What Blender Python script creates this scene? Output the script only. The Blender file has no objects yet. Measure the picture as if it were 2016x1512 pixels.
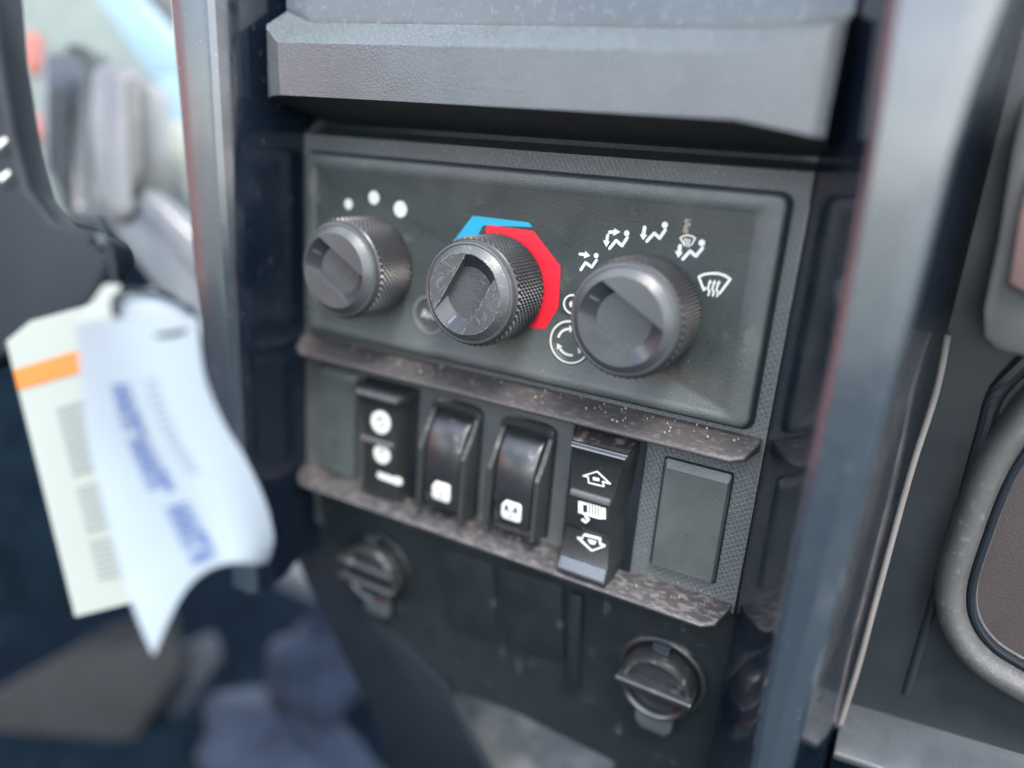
import bpy, bmesh, math, random
from math import sin, cos, pi, radians, sqrt, atan2
from mathutils import Vector, Matrix, Euler
random.seed(7)
S = 0.001                      # everything below is written in millimetres
sc = bpy.context.scene
col = sc.collection
# ------------------------------------------------------------------ camera
FPX = 1478.9
CAM = Vector((137.69, -249.18, 48.66))
ROT = Euler((1.2713, -0.0736, 0.5063), 'XYZ').to_matrix()
cd = bpy.data.cameras.new('camera'); cam = bpy.data.objects.new('camera', cd); col.objects.link(cam)
cam.matrix_world = Matrix.Translation(CAM * S) @ ROT.to_4x4()
cd.sensor_width = 36; cd.lens = 36 * FPX / 2016; cd.clip_start = 0.005; cd.clip_end = 500
cd.dof.use_dof = True; cd.dof.focus_distance = 0.262; cd.dof.aperture_fstop = 2.1; cd.dof.aperture_blades = 0
sc.camera = cam
# ------------------------------------------------------------------ world and sun
w = bpy.data.worlds.new('World'); sc.world = w; w.use_nodes = True
nt = w.node_tree
sky = nt.nodes.new('ShaderNodeTexSky'); sky.sky_type = 'NISHITA'; sky.sun_disc = False
SUN = Vector((0.30, -0.42, 0.86)).normalized()
sky.sun_elevation = math.asin(SUN.z); sky.sun_rotation = atan2(SUN.x, SUN.y)
sky.dust_density = 0.8; sky.air_density = 1.0
tcw = nt.nodes.new('ShaderNodeTexCoord'); cn = nt.nodes.new('ShaderNodeTexNoise'); cn.inputs['Scale'].default_value = 1.7; cn.inputs['Detail'].default_value = 6
cr = nt.nodes.new('ShaderNodeMapRange'); cr.inputs[1].default_value = .42; cr.inputs[2].default_value = .60; cr.inputs[4].default_value = .85
cx_ = nt.nodes.new('ShaderNodeMix'); cx_.data_type = 'RGBA'; cx_.inputs[7].default_value = (11.5, 11.6, 12.0, 1)      # broken cloud
nt.links.new(tcw.outputs['Generated'], cn.inputs['Vector']); nt.links.new(cn.outputs[0], cr.inputs[0]); nt.links.new(cr.outputs[0], cx_.inputs[0])
nt.links.new(sky.outputs[0], cx_.inputs[6]); nt.links.new(cx_.outputs[2], nt.nodes['Background'].inputs[0])
nt.nodes['Background'].inputs[1].default_value = 0.13
sd = bpy.data.lights.new('sun', 'SUN'); sun = bpy.data.objects.new('sun', sd); col.objects.link(sun)
sd.energy = 1.3; sd.angle = radians(16); sd.color = (1, .92, .84)
sun.rotation_euler = SUN.to_track_quat('Z', 'Y').to_euler()
sc.view_settings.view_transform = 'Standard'; sc.view_settings.look = 'None'
sc.view_settings.exposure = 1.95; sc.view_settings.gamma = 1
# ------------------------------------------------------------------ materials
def mat(name, c, rough=.5, grain=0, gstr=.3, dust=0, dustc=(.42, .37, .31), dscale=.12, dstretch=(1, 1, 1), hatch=0, scratch=0, spec=.5, coat=0,
        vary=.12, metal=0, specks=0, speckc=(.55, .5, .42), weave=0, trans=0, dtop=0, sstretch=(1, 1, 14), smudge=0):
    m = bpy.data.materials.new(name); m.use_nodes = True
    N, L = m.node_tree.nodes, m.node_tree.links
    b = N['Principled BSDF']
    b.inputs['Roughness'].default_value = rough; b.inputs['Metallic'].default_value = metal
    b.inputs['Specular IOR Level'].default_value = spec
    if coat: b.inputs['Coat Weight'].default_value = coat; b.inputs['Coat Roughness'].default_value = .06
    if trans: b.inputs['Subsurface Weight'].default_value = 0
    tc = N.new('ShaderNodeTexCoord'); mp = N.new('ShaderNodeMapping'); mp.inputs['Scale'].default_value = (1000,) * 3
    geo = N.new('ShaderNodeNewGeometry')
    L.new(geo.outputs['Position'] if False else tc.outputs['Object'], mp.inputs[0])
    P = mp.outputs[0]
    def noise(scale, detail=4, stretch=None, rot=None, rough_=.55):
        n = N.new('ShaderNodeTexNoise'); n.inputs['Scale'].default_value = scale; n.inputs['Detail'].default_value = detail
        n.inputs['Roughness'].default_value = rough_
        src = P
        if stretch or rot:
            q = N.new('ShaderNodeMapping'); L.new(P, q.inputs[0])
            if stretch: q.inputs['Scale'].default_value = stretch
            if rot: q.inputs['Rotation'].default_value = rot
            src = q.outputs[0]
        L.new(src, n.inputs['Vector']); return n.outputs[0]
    def ramp(v, a, b_, lo=0, hi=1):
        r = N.new('ShaderNodeMapRange'); r.clamp = True
        r.inputs[1].default_value = a; r.inputs[2].default_value = b_; r.inputs[3].default_value = lo; r.inputs[4].default_value = hi
        L.new(v, r.inputs[0]); return r.outputs[0]
    def mix(f, a, bcol):
        x = N.new('ShaderNodeMix'); x.data_type = 'RGBA'
        if isinstance(f, float): x.inputs[0].default_value = f
        else: L.new(f, x.inputs[0])
        for s, i in ((a, 6), (bcol, 7)):
            if isinstance(s, tuple): x.inputs[i].default_value = (*s, 1)
            else: L.new(s, x.inputs[i])
        return x.outputs[2]
    def math_(op, a, b_=None):
        x = N.new('ShaderNodeMath'); x.operation = op
        for s, i in ((a, 0), (b_, 1)):
            if s is None: continue
            if isinstance(s, (int, float)): x.inputs[i].default_value = s
            else: L.new(s, x.inputs[i])
        return x.outputs[0]
    v = ramp(noise(.05, 5), .3, .7)
    C = mix(v, tuple(k * (1 - vary) for k in c), tuple(min(1, k * (1 + vary)) for k in c))
    rgh = ramp(noise(.09, 6), .3, .7, max(0.03, rough - .06 - smudge), min(1, rough + .06 + smudge))
    bump = None
    if grain:
        bump = ramp(noise(grain, 2), .3, .7)
    if hatch:
        hs = []
        for a in (1, -1):
            wv = N.new('ShaderNodeTexWave'); wv.bands_direction = 'X'; wv.inputs['Scale'].default_value = hatch
            q = N.new('ShaderNodeMapping'); q.inputs['Rotation'].default_value = (0, a * radians(33) if a > 0 else radians(-57), 0); L.new(P, q.inputs[0]); L.new(q.outputs[0], wv.inputs[0])
            hs.append(ramp(wv.outputs[1], .8, 1.0))
        h = math_('MAXIMUM', hs[0], hs[1])
        C = mix(math_('MULTIPLY', h, .35), C, (.16, .17, .17))
        bump = math_('ADD', math_('MULTIPLY', h, 1.2), bump) if bump else h
    if weave:
        wv = N.new('ShaderNodeTexWave'); wv.inputs['Scale'].default_value = weave; L.new(P, wv.inputs[0])
        bump = wv.outputs[1]
    if scratch:
        s1 = ramp(noise(.35, 3, sstretch, (0, .5, 0)), .66, .74)
        s2 = ramp(noise(.35, 3, sstretch, (0, -.8, .1)), .68, .76)
        s3 = ramp(noise(2.0, 5), .62, .75, 0, .5)
        s = math_('MAXIMUM', math_('MAXIMUM', s1, s2), s3)
        C = mix(math_('MULTIPLY', s, scratch), C, (.34, .34, .33))
    if specks:
        vo = N.new('ShaderNodeTexVoronoi'); vo.inputs['Scale'].default_value = .45; L.new(P, vo.inputs[0])
        a = math_('LESS_THAN', vo.outputs['Distance'], .11)
        a = math_('MULTIPLY', a, ramp(noise(.11, 3), .56, .62))
        C = mix(math_('MULTIPLY', a, specks), C, speckc)
    if dust:
        d = noise(dscale, 8, dstretch, None, .68)
        f = ramp(d, .62 - .3 * dust, .72 - .2 * dust)
        if dtop:   # settled dust: only on faces turned upwards
            sx = N.new('ShaderNodeSeparateXYZ'); L.new(geo.outputs['Normal'], sx.inputs[0])
            f = math_('MULTIPLY', f, ramp(sx.outputs[2], .35, .75))
        C = mix(math_('MULTIPLY', f, .85), C, dustc)
        rgh = math_('MAXIMUM', rgh, math_('MULTIPLY', f, .85))
    L.new(C, b.inputs['Base Color']); L.new(rgh, b.inputs['Roughness'])
    if bump is not None:
        bp = N.new('ShaderNodeBump'); bp.inputs['Strength'].default_value = gstr; bp.inputs['Distance'].default_value = .0003
        L.new(bump, bp.inputs['Height']); L.new(bp.outputs[0], b.inputs['Normal'])
    return m
M = dict(
    plate=mat('grained_plate_plastic', (.054, .066, .064), .36, 2.4, .34, spec=.9, smudge=.06, dust=.08, dscale=.06, dustc=(.10, .10, .088), vary=.2),
    panel=mat('hatched_panel_plastic', (.055, .064, .066), .38, 2.4, .4, spec=.8, hatch=.19, specks=.35, dust=.06, dustc=(.13, .125, .11)),
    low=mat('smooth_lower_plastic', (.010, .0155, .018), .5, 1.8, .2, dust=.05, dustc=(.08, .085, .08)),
    dark=mat('black_plastic', (.006, .010, .015), .55, 2.0, .2, spec=.25),
    ledge=mat('dusty_ledge_plastic', (.050, .048, .050), .42, 1.2, .3, dust=.34, dscale=.7, dstretch=(.4, 1.2, 1.2), dustc=(.125, .110, .102), dtop=1),
    ledge2=mat('very_dusty_ledge_plastic', (.036, .037, .041), .45, 1.2, .3, dust=.50, dscale=.45, dstretch=(.5, 1.2, 1.2), dustc=(.135, .122, .112), dtop=1),
    house=mat('display_surround_plastic', (.075, .084, .093), .30, 1.6, .3, spec=.9, scratch=.22, smudge=.08, sstretch=(5, 1, .5)),
    dusttop=mat('dusty_bevel_plastic', (.07, .088, .095), .5, 1.6, .3, dust=.55, dscale=.9, dustc=(.115, .138, .148), scratch=.5),
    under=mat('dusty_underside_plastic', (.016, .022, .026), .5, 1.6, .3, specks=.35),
    knob=mat('knob_black_plastic', (.052, .059, .063), .34, 1.5, .15, spec=.7, smudge=.05, scratch=.10),
    knobworn=mat('worn_knob_plastic', (.054, .060, .063), .34, 1.5, .18, spec=.7, scratch=.75, smudge=.08, specks=.35),
    knurl=mat('knurled_plastic', (.030, .031, .034), .36, 0, 0, spec=.7, scratch=.12),
    slot=mat('gloss_black_slot', (.03, .034, .042), .18, 0, 0, scratch=.12),
    white=mat('white_print', (.62, .64, .60), .5, vary=.03),
    grey=mat('grey_print', (.22, .235, .23), .5, vary=.05),
    blue=mat('cyan_print', (.012, .34, .52), .5, vary=.03, scratch=.06),
    red=mat('red_print', (.64, .012, .03), .5, vary=.03, scratch=.06),
    gloss=mat('piano_black', (.004, .008, .016), .19, 0, 0, scratch=.10, smudge=.06, coat=.4, sstretch=(9, 1, .4)),
    trim=mat('satin_trim', (.028, .040, .052), .22, 2.4, .08, spec=1.0, coat=.8, smudge=.02, vary=.04, specks=.355),
    screen=mat('dusty_screen_glass', (.06, .07, .09), .22, 0, 0, dust=.25, dscale=.3, dustc=(.14, .16, .18), scratch=.35, coat=.6, sstretch=(8, 1, .5)),
    rock=mat('rocker_plastic', (.018, .021, .023), .36, 1.5, .12, specks=.35, scratch=.10),
    rockdirt=mat('dirty_rocker_top', (.035, .033, .036), .4, 1.5, .3, dust=.45, dscale=.2, dustc=(.24, .21, .20)),
    win=mat('satin_rocker_plastic', (.018, .021, .024), .33, spec=1.0, dust=.1, dscale=.16, dustc=(.2, .19, .17)),
    bezel=mat('bezel_plastic', (.030, .035, .037), .34, 1.5, .1, dust=.42, dscale=.16, dustc=(.24, .24, .20), dtop=1),
    lens=mat('smoked_lens', (.10, .10, .105), .25),
    crumb=mat('dry_dirt', (.27, .225, .17), .9, 1.5, .6),
    paper=mat('white_paper', (.195, .235, .265), .6, vary=.02), papert=mat('cream_paper', (.225, .25, .228), .6, vary=.02),
    orange=mat('orange_print', (.40, .12, .008), .55, vary=.02), ink=mat('blue_ink', (.030, .062, .19), .6, vary=.1),
    greyink=mat('grey_ink', (.145, .17, .175), .6, vary=.1), paleink=mat('pale_blue_ink', (.13, .165, .215), .6, vary=.1),
    steel=mat('dark_steel', (.16, .17, .18), .35, metal=.8),
    dashg=mat('grey_dash_plastic', (.055, .065, .074), .30, spec=.9, smudge=.05), dashd=mat('dark_dash_plastic', (.016, .021, .025), .38),
    dasht=mat('tan_grey_plastic', (.070, .072, .070), .5), brown=mat('brown_pocket_liner', (.040, .031, .030), .65, 1.5, .3),
    handle=mat('worn_grey_rubber', (.060, .062, .062), .42, 2.6, .3, scratch=.6, dust=.2, dscale=.3, dustc=(.12, .12, .115)),
    pale=mat('pale_light_blue', (.17, .27, .32), .35, vary=.05), cream=mat('pale_light_cream', (.30, .33, .29), .5, vary=.05),  # pale colours that hold the window brightness
    grey_tab=mat('grey_tab_plastic', (.085, .10, .105), .5), pedal=mat('worn_pedal_paint', (.018, .026, .038), .6), dashl=mat('light_dash_plastic', (.085, .09, .095), .30, spec=.9), scratchm=mat('scratched_plastic', (.30, .30, .30), .6), edge=mat('pale_edge_plastic', (.17, .16, .155), .5), salmon=mat('faded_salmon_plastic', (.16, .10, .095), .5), rose=mat('outside_red', (.30, .10, .08), .6), sage=mat('outside_light_sage', (.13, .165, .15), .6),  # sage holds the brightness outside, rose the red blobs there
    carpet=mat('grey_carpet', (.10, .112, .115), .95, .8, 1, dust=.5, dscale=.05, dustc=(.20, .205, .20)),
    denim=mat('blue_cloth', (.010, .020, .040), .9, vary=.3), floor=mat('dark_floor', (.004, .009, .015), 1, spec=.03, vary=.3),
    mud=mat('grey_rubber', (.010, .0125, .015), .8, vary=.25), ground=mat('concrete', (.25, .26, .21), .9),
    refl_red=mat('reflection_block_red', (.65, .16, .12), .7), dirt=mat('settled_dirt', (.34, .30, .25), .9, 1.2, .8),  # the red here colours the added block that tints reflections
)
# ------------------------------------------------------------------ helpers
def ray(u, v): return ROT @ Vector(((u - 1008) / FPX, (756 - v) / FPX, -1))
def at(u, v, y):                     # a point seen at (u, v) on the upright plane at depth y
    d = ray(u, v); return CAM + d * ((y - CAM.y) / d.y)
def atd(u, v, dist): return CAM + ray(u, v) * dist
LP0 = Vector((0, 5, -104.0)); LN = Vector((0, -1, -.10)).normalized()   # the lower face leans back very slightly
def atl(u, v, off=0):
    d = ray(u, v); n = LN; p0 = LP0 + n * off
    return CAM + d * ((p0 - CAM).dot(n) / d.dot(n))
def empty(name, label, cat, loc=(0, 0, 0), group=None, kind=None):
    o = bpy.data.objects.new(name, None); col.objects.link(o); o.location = Vector(loc) * S
    o.empty_display_size = .01
    tag(o, label, cat, group, kind); return o
def tag(o, label=None, cat=None, group=None, kind=None):
    if label: o['label'] = label
    if cat: o['category'] = cat
    if group: o['group'] = group
    if kind: o['kind'] = kind
    return o
def worldloc(o):
    v = Vector((0, 0, 0))
    while o: v += Vector(o.location) / S; o = o.parent
    return v
def build(name, verts, faces, m, parent=None, origin=None, bevel=0, seg=2, smooth=35, mats=None, fm=None):
    base = worldloc(parent) if parent else Vector((0, 0, 0))
    org = Vector(origin) if origin is not None else base
    bm = bmesh.new()
    vs = [bm.verts.new((Vector(v) - org) * S) for v in verts]
    for i, f in enumerate(faces):
        try:
            g = bm.faces.new([vs[k] for k in f])
            if fm: g.material_index = fm[i]
        except ValueError: pass
    bmesh.ops.remove_doubles(bm, verts=bm.verts, dist=1e-7)
    bmesh.ops.recalc_face_normals(bm, faces=bm.faces)
    if bevel:
        es = [e for e in bm.edges if len(e.link_faces) == 2 and e.calc_face_angle(0) > radians(28)]
        bmesh.ops.bevel(bm, geom=es, offset=bevel * S, segments=seg, profile=.5, affect='EDGES', clamp_overlap=True)
    me = bpy.data.meshes.new(name); bm.to_mesh(me); bm.free()
    for mm in (mats or [m]): me.materials.append(mm)
    for p in me.polygons: p.use_smooth = True
    me.set_sharp_from_angle(angle=radians(smooth))
    o = bpy.data.objects.new(name, me); col.objects.link(o)
    if parent: o.parent = parent
    o.location = (org - base) * S
    return o
class MB:
    def __init__(s): s.v = []; s.f = []
    def add(s, vs, fs):
        n = len(s.v); s.v += [tuple(v) for v in vs]; s.f += [[k + n for k in f] for f in fs]; return s
    def loft(s, loops, cap0=True, cap1=True, closed=True):
        n = len(loops[0]); vs = [p for l in loops for p in l]; fs = []
        for j in range(len(loops) - 1):
            for i in range(n if closed else n - 1):
                k = (i + 1) % n; fs.append([j * n + i, j * n + k, (j + 1) * n + k, (j + 1) * n + i])
        if cap0: fs.append(list(range(n))[::-1])
        if cap1: fs.append([(len(loops) - 1) * n + i for i in range(n)])
        return s.add(vs, fs)
    def prism(s, poly, y0, y1):      # polygon in (x, z), pulled along y
        return s.loft([[(x, y0, z) for x, z in poly], [(x, y1, z) for x, z in poly]])
    def xprism(s, prof, x0, x1):     # profile in (y, z), pulled along x
        return s.loft([[(x0, y, z) for y, z in prof], [(x1, y, z) for y, z in prof]])
    def thick(s, pts, d):            # any planar outline given a thickness vector
        d = Vector(d); return s.loft([[Vector(p) for p in pts], [Vector(p) + d for p in pts]])
    def box(s, a, b):
        return s.prism([(a[0], a[2]), (b[0], a[2]), (b[0], b[2]), (a[0], b[2])], a[1], b[1])
    def stroke(s, pts, wd, y0, y1, caps=True):
        pts = [Vector(p) for p in pts]
        for i in range(len(pts) - 1):
            a, b = pts[i], pts[i + 1]; d = (b - a).normalized() * wd / 2; n = Vector((-d.y, d.x))
            s.prism([tuple(a + n), tuple(b + n), tuple(b - n), tuple(a - n)], y0, y1)
        if caps:
            for k, p in enumerate(pts): s.disc(p, wd / 2, y0 + .004 * (k % 2), y1 - .004 * (1 + k % 2), 12)
        return s
    def disc(s, c, r, y0, y1, n=32, sq=1):
        return s.prism([(c[0] + r * cos(2 * pi * i / n), c[1] + r * sq * sin(2 * pi * i / n)) for i in range(n)], y0, y1)
    def ring(s, c, r0, r1, y0, y1, a0=0, a1=2 * pi, n=48):
        full = abs(a1 - a0 - 2 * pi) < 1e-6
        loops = []
        for i in range(n + 1):
            a = a0 + (a1 - a0) * i / n
            loops.append([(c[0] + r * cos(a), y, c[1] + r * sin(a)) for r, y in ((r0, y0), (r1, y0), (r1, y1), (r0, y1))])
        return s.loft(loops, not full, not full)
    def lathe(s, prof, c=(0, 0, 0), n=96, capend=True):   # prof = (radius, y)
        return s.loft([[(c[0] + r * cos(2 * pi * i / n), c[1] + y, c[2] + r * sin(2 * pi * i / n)) for i in range(n)] for r, y in prof], False, capend)
    def tube(s, pts, r, n=10, closed=False):
        pts = [Vector(p) for p in pts]; loops = []; m_ = len(pts)
        up = Vector((.13, .2, .97)).normalized()
        for i, p in enumerate(pts):
            t = (pts[(i + 1) % m_] - pts[i - 1]) if closed or 0 < i < m_ - 1 else (pts[1] - pts[0] if i == 0 else pts[-1] - pts[-2])
            t.normalize(); a = t.cross(up).normalized(); b = t.cross(a); rr = r[i] if isinstance(r, list) else r
            loops.append([p + (a * cos(2 * pi * k / n) + b * sin(2 * pi * k / n)) * rr for k in range(n)])
        if closed: loops.append(loops[0])
        return s.loft(loops, not closed, not closed)
    def out(s, name, m, parent=None, **k): return build(name, s.v, s.f, m, parent, **k)
def rrect(x0, x1, z0, z1, r, n=6):
    out = []
    for cx, cz, a in ((x1 - r, z1 - r, 0), (x0 + r, z1 - r, 90), (x0 + r, z0 + r, 180), (x1 - r, z0 + r, 270)):
        for i in range(n + 1):
            t = radians(a + 90 * i / n); out.append((cx + r * cos(t), cz + r * sin(t)))
    return out
def rl(x0, x1, z0, z1, r, y, n=6): return [(x, y, z) for x, z in rrect(x0, x1, z0, z1, r, n)]
def spline(pts, n=8, closed=False):
    pts = [Vector(p) for p in pts]; out = []; m_ = len(pts)
    for i in range(m_ if closed else m_ - 1):
        if closed: p0, p1, p2, p3 = pts[i - 1], pts[i], pts[(i + 1) % m_], pts[(i + 2) % m_]
        else: p0, p1, p2, p3 = pts[max(i - 1, 0)], pts[i], pts[i + 1], pts[min(i + 2, m_ - 1)]
        for k in range(n):
            t = k / n
            out.append(.5 * (2 * p1 + (p2 - p0) * t + (2 * p0 - 5 * p1 + 4 * p2 - p3) * t * t + (3 * p1 - p0 - 3 * p2 + p3) * t ** 3))
    if not closed: out.append(pts[-1])
    return out
def text_mesh(name, body, size, m, parent, matrix, depth=.05):
    cu = bpy.data.curves.new(name, 'FONT'); cu.body = body; cu.size = size * S; cu.extrude = depth * S; cu.align_x = 'CENTER'; cu.align_y = 'CENTER'
    t = bpy.data.objects.new(name, cu); col.objects.link(t)
    me = bpy.data.meshes.new_from_object(t.evaluated_get(bpy.context.evaluated_depsgraph_get()))
    bpy.data.objects.remove(t); me.name = name; me.materials.clear(); me.materials.append(m)
    o = bpy.data.objects.new(name, me); col.objects.link(o); o.parent = parent
    mw = matrix.copy(); mw.translation = (Vector(matrix.translation) - worldloc(parent)) * S
    o.matrix_local = mw; return o
FRONT = Matrix(((1, 0, 0, 0), (0, 0, -1, 0), (0, 1, 0, 0), (0, 0, 0, 1)))
def front_at(x, y, z): m_ = FRONT.copy(); m_.translation = (x, y, z); return m_
# ------------------------------------------------------------------ setting
def flat(name, pts, m, kind='structure', th=2):
    o = MB().thick(pts, (0, 0, -th)).out(name, m); tag(o, kind=kind); return o
flat('ground', [(-60000, -60000, -1200), (60000, -60000, -1200), (60000, 60000, -1200), (-60000, 60000, -1200)], M['ground'])
# ------------------------------------------------------------------ switch panel (the recessed face all controls sit in)
PX0, PX1 = -101.0, 103.8
pan = empty('switch_panel', 'black cross-hatched dashboard panel holding the three-knob climate plate and the switch row', 'dashboard panel', (0, 0, -104))
b = MB().box((PX0, 0, -104), (PX1, 6, 49.5)); b.out('face', M['panel'], pan)
MB().box((-112, 8, 40), (117, 12, 150)).out('backing', M['dark'], pan)
lsd = [at(u, v, 9) for u, v in ((520, 960), (600, 1140), (720, 1380), (800, 1600), (1000, 1600), (870, 1345), (720, 1200), (670, 1130), (640, 1040))]
MB().thick(lsd, (0, 6, 0)).out('lower_side', M['dark'], pan, bevel=1)
# ledges
def ledge(zb, zf, m, nm, xl, xr, ydep=-12.5):
    st = []
    prof = lambda y1, zz: [(0.5, zb + 2.2), (y1 + 1.2, zf + 1.0), (y1, zf), (y1 + .3, zf - 1.6), (y1 + 1.6, zf - 2.2), (0.5, zb - 3.5)]
    xs = [(xl + 0, .25), (xl + 3, .75), (xl + 8, 1)] + [(xl + 8 + (xr - xl - 16) * i / 12, 1) for i in range(1, 12)] + [(xr - 8, 1), (xr - 3.5, .8), (xr - .8, .2)]
    loops = []
    for x, k in xs:
        yy = ydep * k
        loops.append([(x, y, z) for y, z in [(0.5, zb + 2.2), (yy + 1.2 * k, zb + 2.2 + (zf + 1 - zb - 2.2) * k), (yy, zb + 1.4 + (zf - zb - 1.4) * k), (yy + .2, zb - .4 + (zf - 1.0 - zb + .4) * k), (yy + 1.5 * k, zb - 1.2 + (zf - 1.5 - zb + 1.2) * k), (0.5, zb - 3.5)]])
    o = MB().loft(loops).out(nm, m, pan, smooth=25, bevel=.45)
    return o
ledge(-38.5, -42.3, M['ledge'], 'upper_ledge', -101, 103.5)
ledge(-102.5, -105.2, M['ledge2'], 'lower_ledge', -101, 103.5, -13)
# lower face, leaning back
def lpt(x, z, off=0): return Vector((x, 5 - (-104 - z) * -.10, z)) + LN * off
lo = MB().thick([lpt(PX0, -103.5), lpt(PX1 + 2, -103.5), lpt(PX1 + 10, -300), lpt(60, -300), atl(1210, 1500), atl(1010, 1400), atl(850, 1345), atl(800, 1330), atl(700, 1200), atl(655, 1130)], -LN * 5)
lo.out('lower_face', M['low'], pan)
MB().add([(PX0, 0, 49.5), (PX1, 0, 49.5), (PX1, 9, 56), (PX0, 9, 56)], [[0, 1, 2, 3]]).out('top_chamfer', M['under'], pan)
# loose debris flecks on the panel face (dry dirt)
fl = MB()
for i in range(120):
    r_ = random.random()
    if r_ < .45: x, z, y = random.uniform(-60, 100), 49.4 - abs(random.gauss(0, 1.6)), -.1
    elif r_ < .65: x, z, y = random.uniform(62, 72), random.uniform(-101, -50), -.1
    else: x, z, y = random.uniform(-98, 100), random.uniform(-101, -97), -.1
    s_ = random.uniform(.12, .45); a = random.random() * 3
    fl.prism([(x + s_ * random.uniform(.6, 1.5) * cos(a + q * 1.57), z + s_ * random.uniform(.5, 1) * sin(a + q * 1.57)) for q in range(4)], .1, y - s_ * .5)
for i in range(110):
    up = random.random() < .5; zb = -37.6 if up else -101.6; k = random.random()
    x = random.uniform(-96, 98); y = -1.2 - 9.5 * k; z = zb + 1.6 - (2.6 if up else 2.2) * k - .3; s_ = random.uniform(.1, .4)
    fl.box((x, y, z - .6), (x + s_ * random.uniform(1, 2.5), y + s_, z + s_ * .5))
o = fl.out('dirt_flecks', M['crumb'], pan); o['kind'] = 'stuff'
# ------------------------------------------------------------------ climate panel
cp = empty('climate_control_panel', 'grey-black climate control plate with three knurled knobs and white airflow symbols', 'control panel', (0.8, 0, 4))
L_, R_, T_, B_ = -97.5, 98.2, 42.3, -33.6
IL, IR, IT, IB = -91.5, 90.0, 36.2, -29.6
pl = MB().loft([rl(L_, R_, B_, T_, 3.5, .2), rl(L_, R_, B_, T_, 3.5, -3.0), rl(L_ + .4, R_ - .4, B_ + .4, T_ - .4, 3.3, -3.7), rl(L_ + 1.1, R_ - 1.1, B_ + 1.1, T_ - 1.1, 3, -4),
      rl(IL - .5, IR + .5, IB - .5, IT + .5, 2.2, -4), rl(IL, IR, IB, IT, 2, -3.6)], False, True)
pl.out('faceplate', M['plate'], cp, smooth=50)
g = MB().loft([rl(L_ - 1.3, R_ + 1.3, B_ - 1.3, T_ + 1.0, 4, .1), rl(L_ - 1.3, R_ + 1.3, B_ - 1.3, T_ + 1.0, 4, -.25)], False, True)
g.out('seam', M['dark'], cp)
Y0, Y1 = -3.55, -3.72
dr = ((-73.4, 23.3, 2.1), (-60.3, 27.1, 2.7), (-47.0, 23.9, 3.2))
for x, z, r in dr: MB().disc((x, z), r, Y0, Y1).out('fan_speed_dot', M['white'], cp)
def octa(c, r, ang=22.5): return [(c[0] + r * cos(radians(ang + 45 * i)), c[1] + r * sin(radians(ang + 45 * i))) for i in range(8)]
# temperature bands: outlines read off the plate
MB().prism([(12.1, 23.4), (10.5, 24.9), (-13.3, 24.8), (-21.2, 14.5), (-23.5, 8), (-16, 8), (-12, 15), (-8.6, 21.8)], Y0, Y1).out('cold_band', M['blue'], cp)
MB().prism([(-7.6, 20.6), (-6.0, 22.3), (12.8, 22.1), (24.7, 10.9), (25.4, -3.9), (20.7, -12.8), (13.5, -13.5), (17, -4), (15, 8), (8, 15), (-6, 17.5)], Y0 - .02, Y1 - .02).out('hot_band', M['red'], cp)
OFFZ = (1040, 400); SC2 = 3.877
def zp(a, b_): p = at(OFFZ[0] + a / SC2, OFFZ[1] + b_ / SC2, -3.6); return (p.x, p.z)
def sp(m_, pts, wd): m_.stroke([zp(*p) for p in pts], wd, Y0, Y1)
def tri(m_, pts): m_.prism([zp(*p) for p in pts], Y0, Y1 - .01)
def person(m_, fig, head, r):
    sp(m_, fig, 1.1); m_.disc(zp(*head), r * .78, Y0, Y1, 20)
def wave(m_, x, y, h, wd=.42):
    sp(m_, [(x, y), (x + h * .09, y - h * .2), (x - h * .03, y - h * .42), (x + h * .05, y - h * .66), (x + h * .12, y - h * .86)], wd)
    tri(m_, [(x - h * .02, y - h * .74), (x + h * .24, y - h * .78), (x + h * .13, y - h)])
ic = MB(); sp(ic, [(396, 388), (440, 393)], 1.1); tri(ic, [(436, 364), (474, 402), (424, 423)]); person(ic, [(402, 508), (437, 455), (486, 487), (521, 436)], (519, 400), 1.15); ic.out('face_airflow_symbol', M['white'], cp)
ic = MB(); sp(ic, [(622, 222), (666, 218)], 1.2); tri(ic, [(658, 192), (704, 220), (648, 252)]); sp(ic, [(607, 246), (599, 290)], 1.1); tri(ic, [(571, 284), (624, 291), (597, 336)])
person(ic, [(622, 345), (671, 285), (716, 325), (756, 264)], (752, 230), 1.25); ic.out('face_and_feet_airflow_symbol', M['white'], cp)
ic = MB(); sp(ic, [(889, 186), (880, 240)], 1.3); tri(ic, [(851, 236), (910, 244), (877, 282)]); person(ic, [(906, 290), (962, 229), (1003, 267), (1046, 205)], (1043, 167), 1.35); ic.out('feet_airflow_symbol', M['white'], cp)
ic = MB(); sp(ic, [(1159, 328), (1152, 372)], 1.3); tri(ic, [(1119, 364), (1181, 377), (1145, 417)]); person(ic, [(1181, 426), (1236, 366), (1281, 404), (1331, 342)], (1325, 303), 1.35)
sp(ic, [(1161, 265), (1190, 249), (1215, 244), (1245, 250), (1275, 267), (1246, 318)], .5); sp(ic, [(1161, 265), (1186, 310)], .5)
for k in range(3): wave(ic, 1190 + k * 18, 325 + k * 4, 62, .38)
ic.out('feet_and_defrost_symbol', M['white'], cp)
ic = MB(); sp(ic, [(1352, 650), (1340, 662), (1302, 562), (1340, 544), (1400, 535), (1450, 537), (1500, 552), (1542, 580), (1462, 688), (1448, 682)], .8)
for k in range(3): wave(ic, 1374 + k * 33, 702 + k * 4, 122, .62)
ic.out('defrost_symbol', M['white'], cp)
def zc(a, b_): p = zp(a, b_); return p
bt = empty  # buttons are raised discs ringed with print
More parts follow.
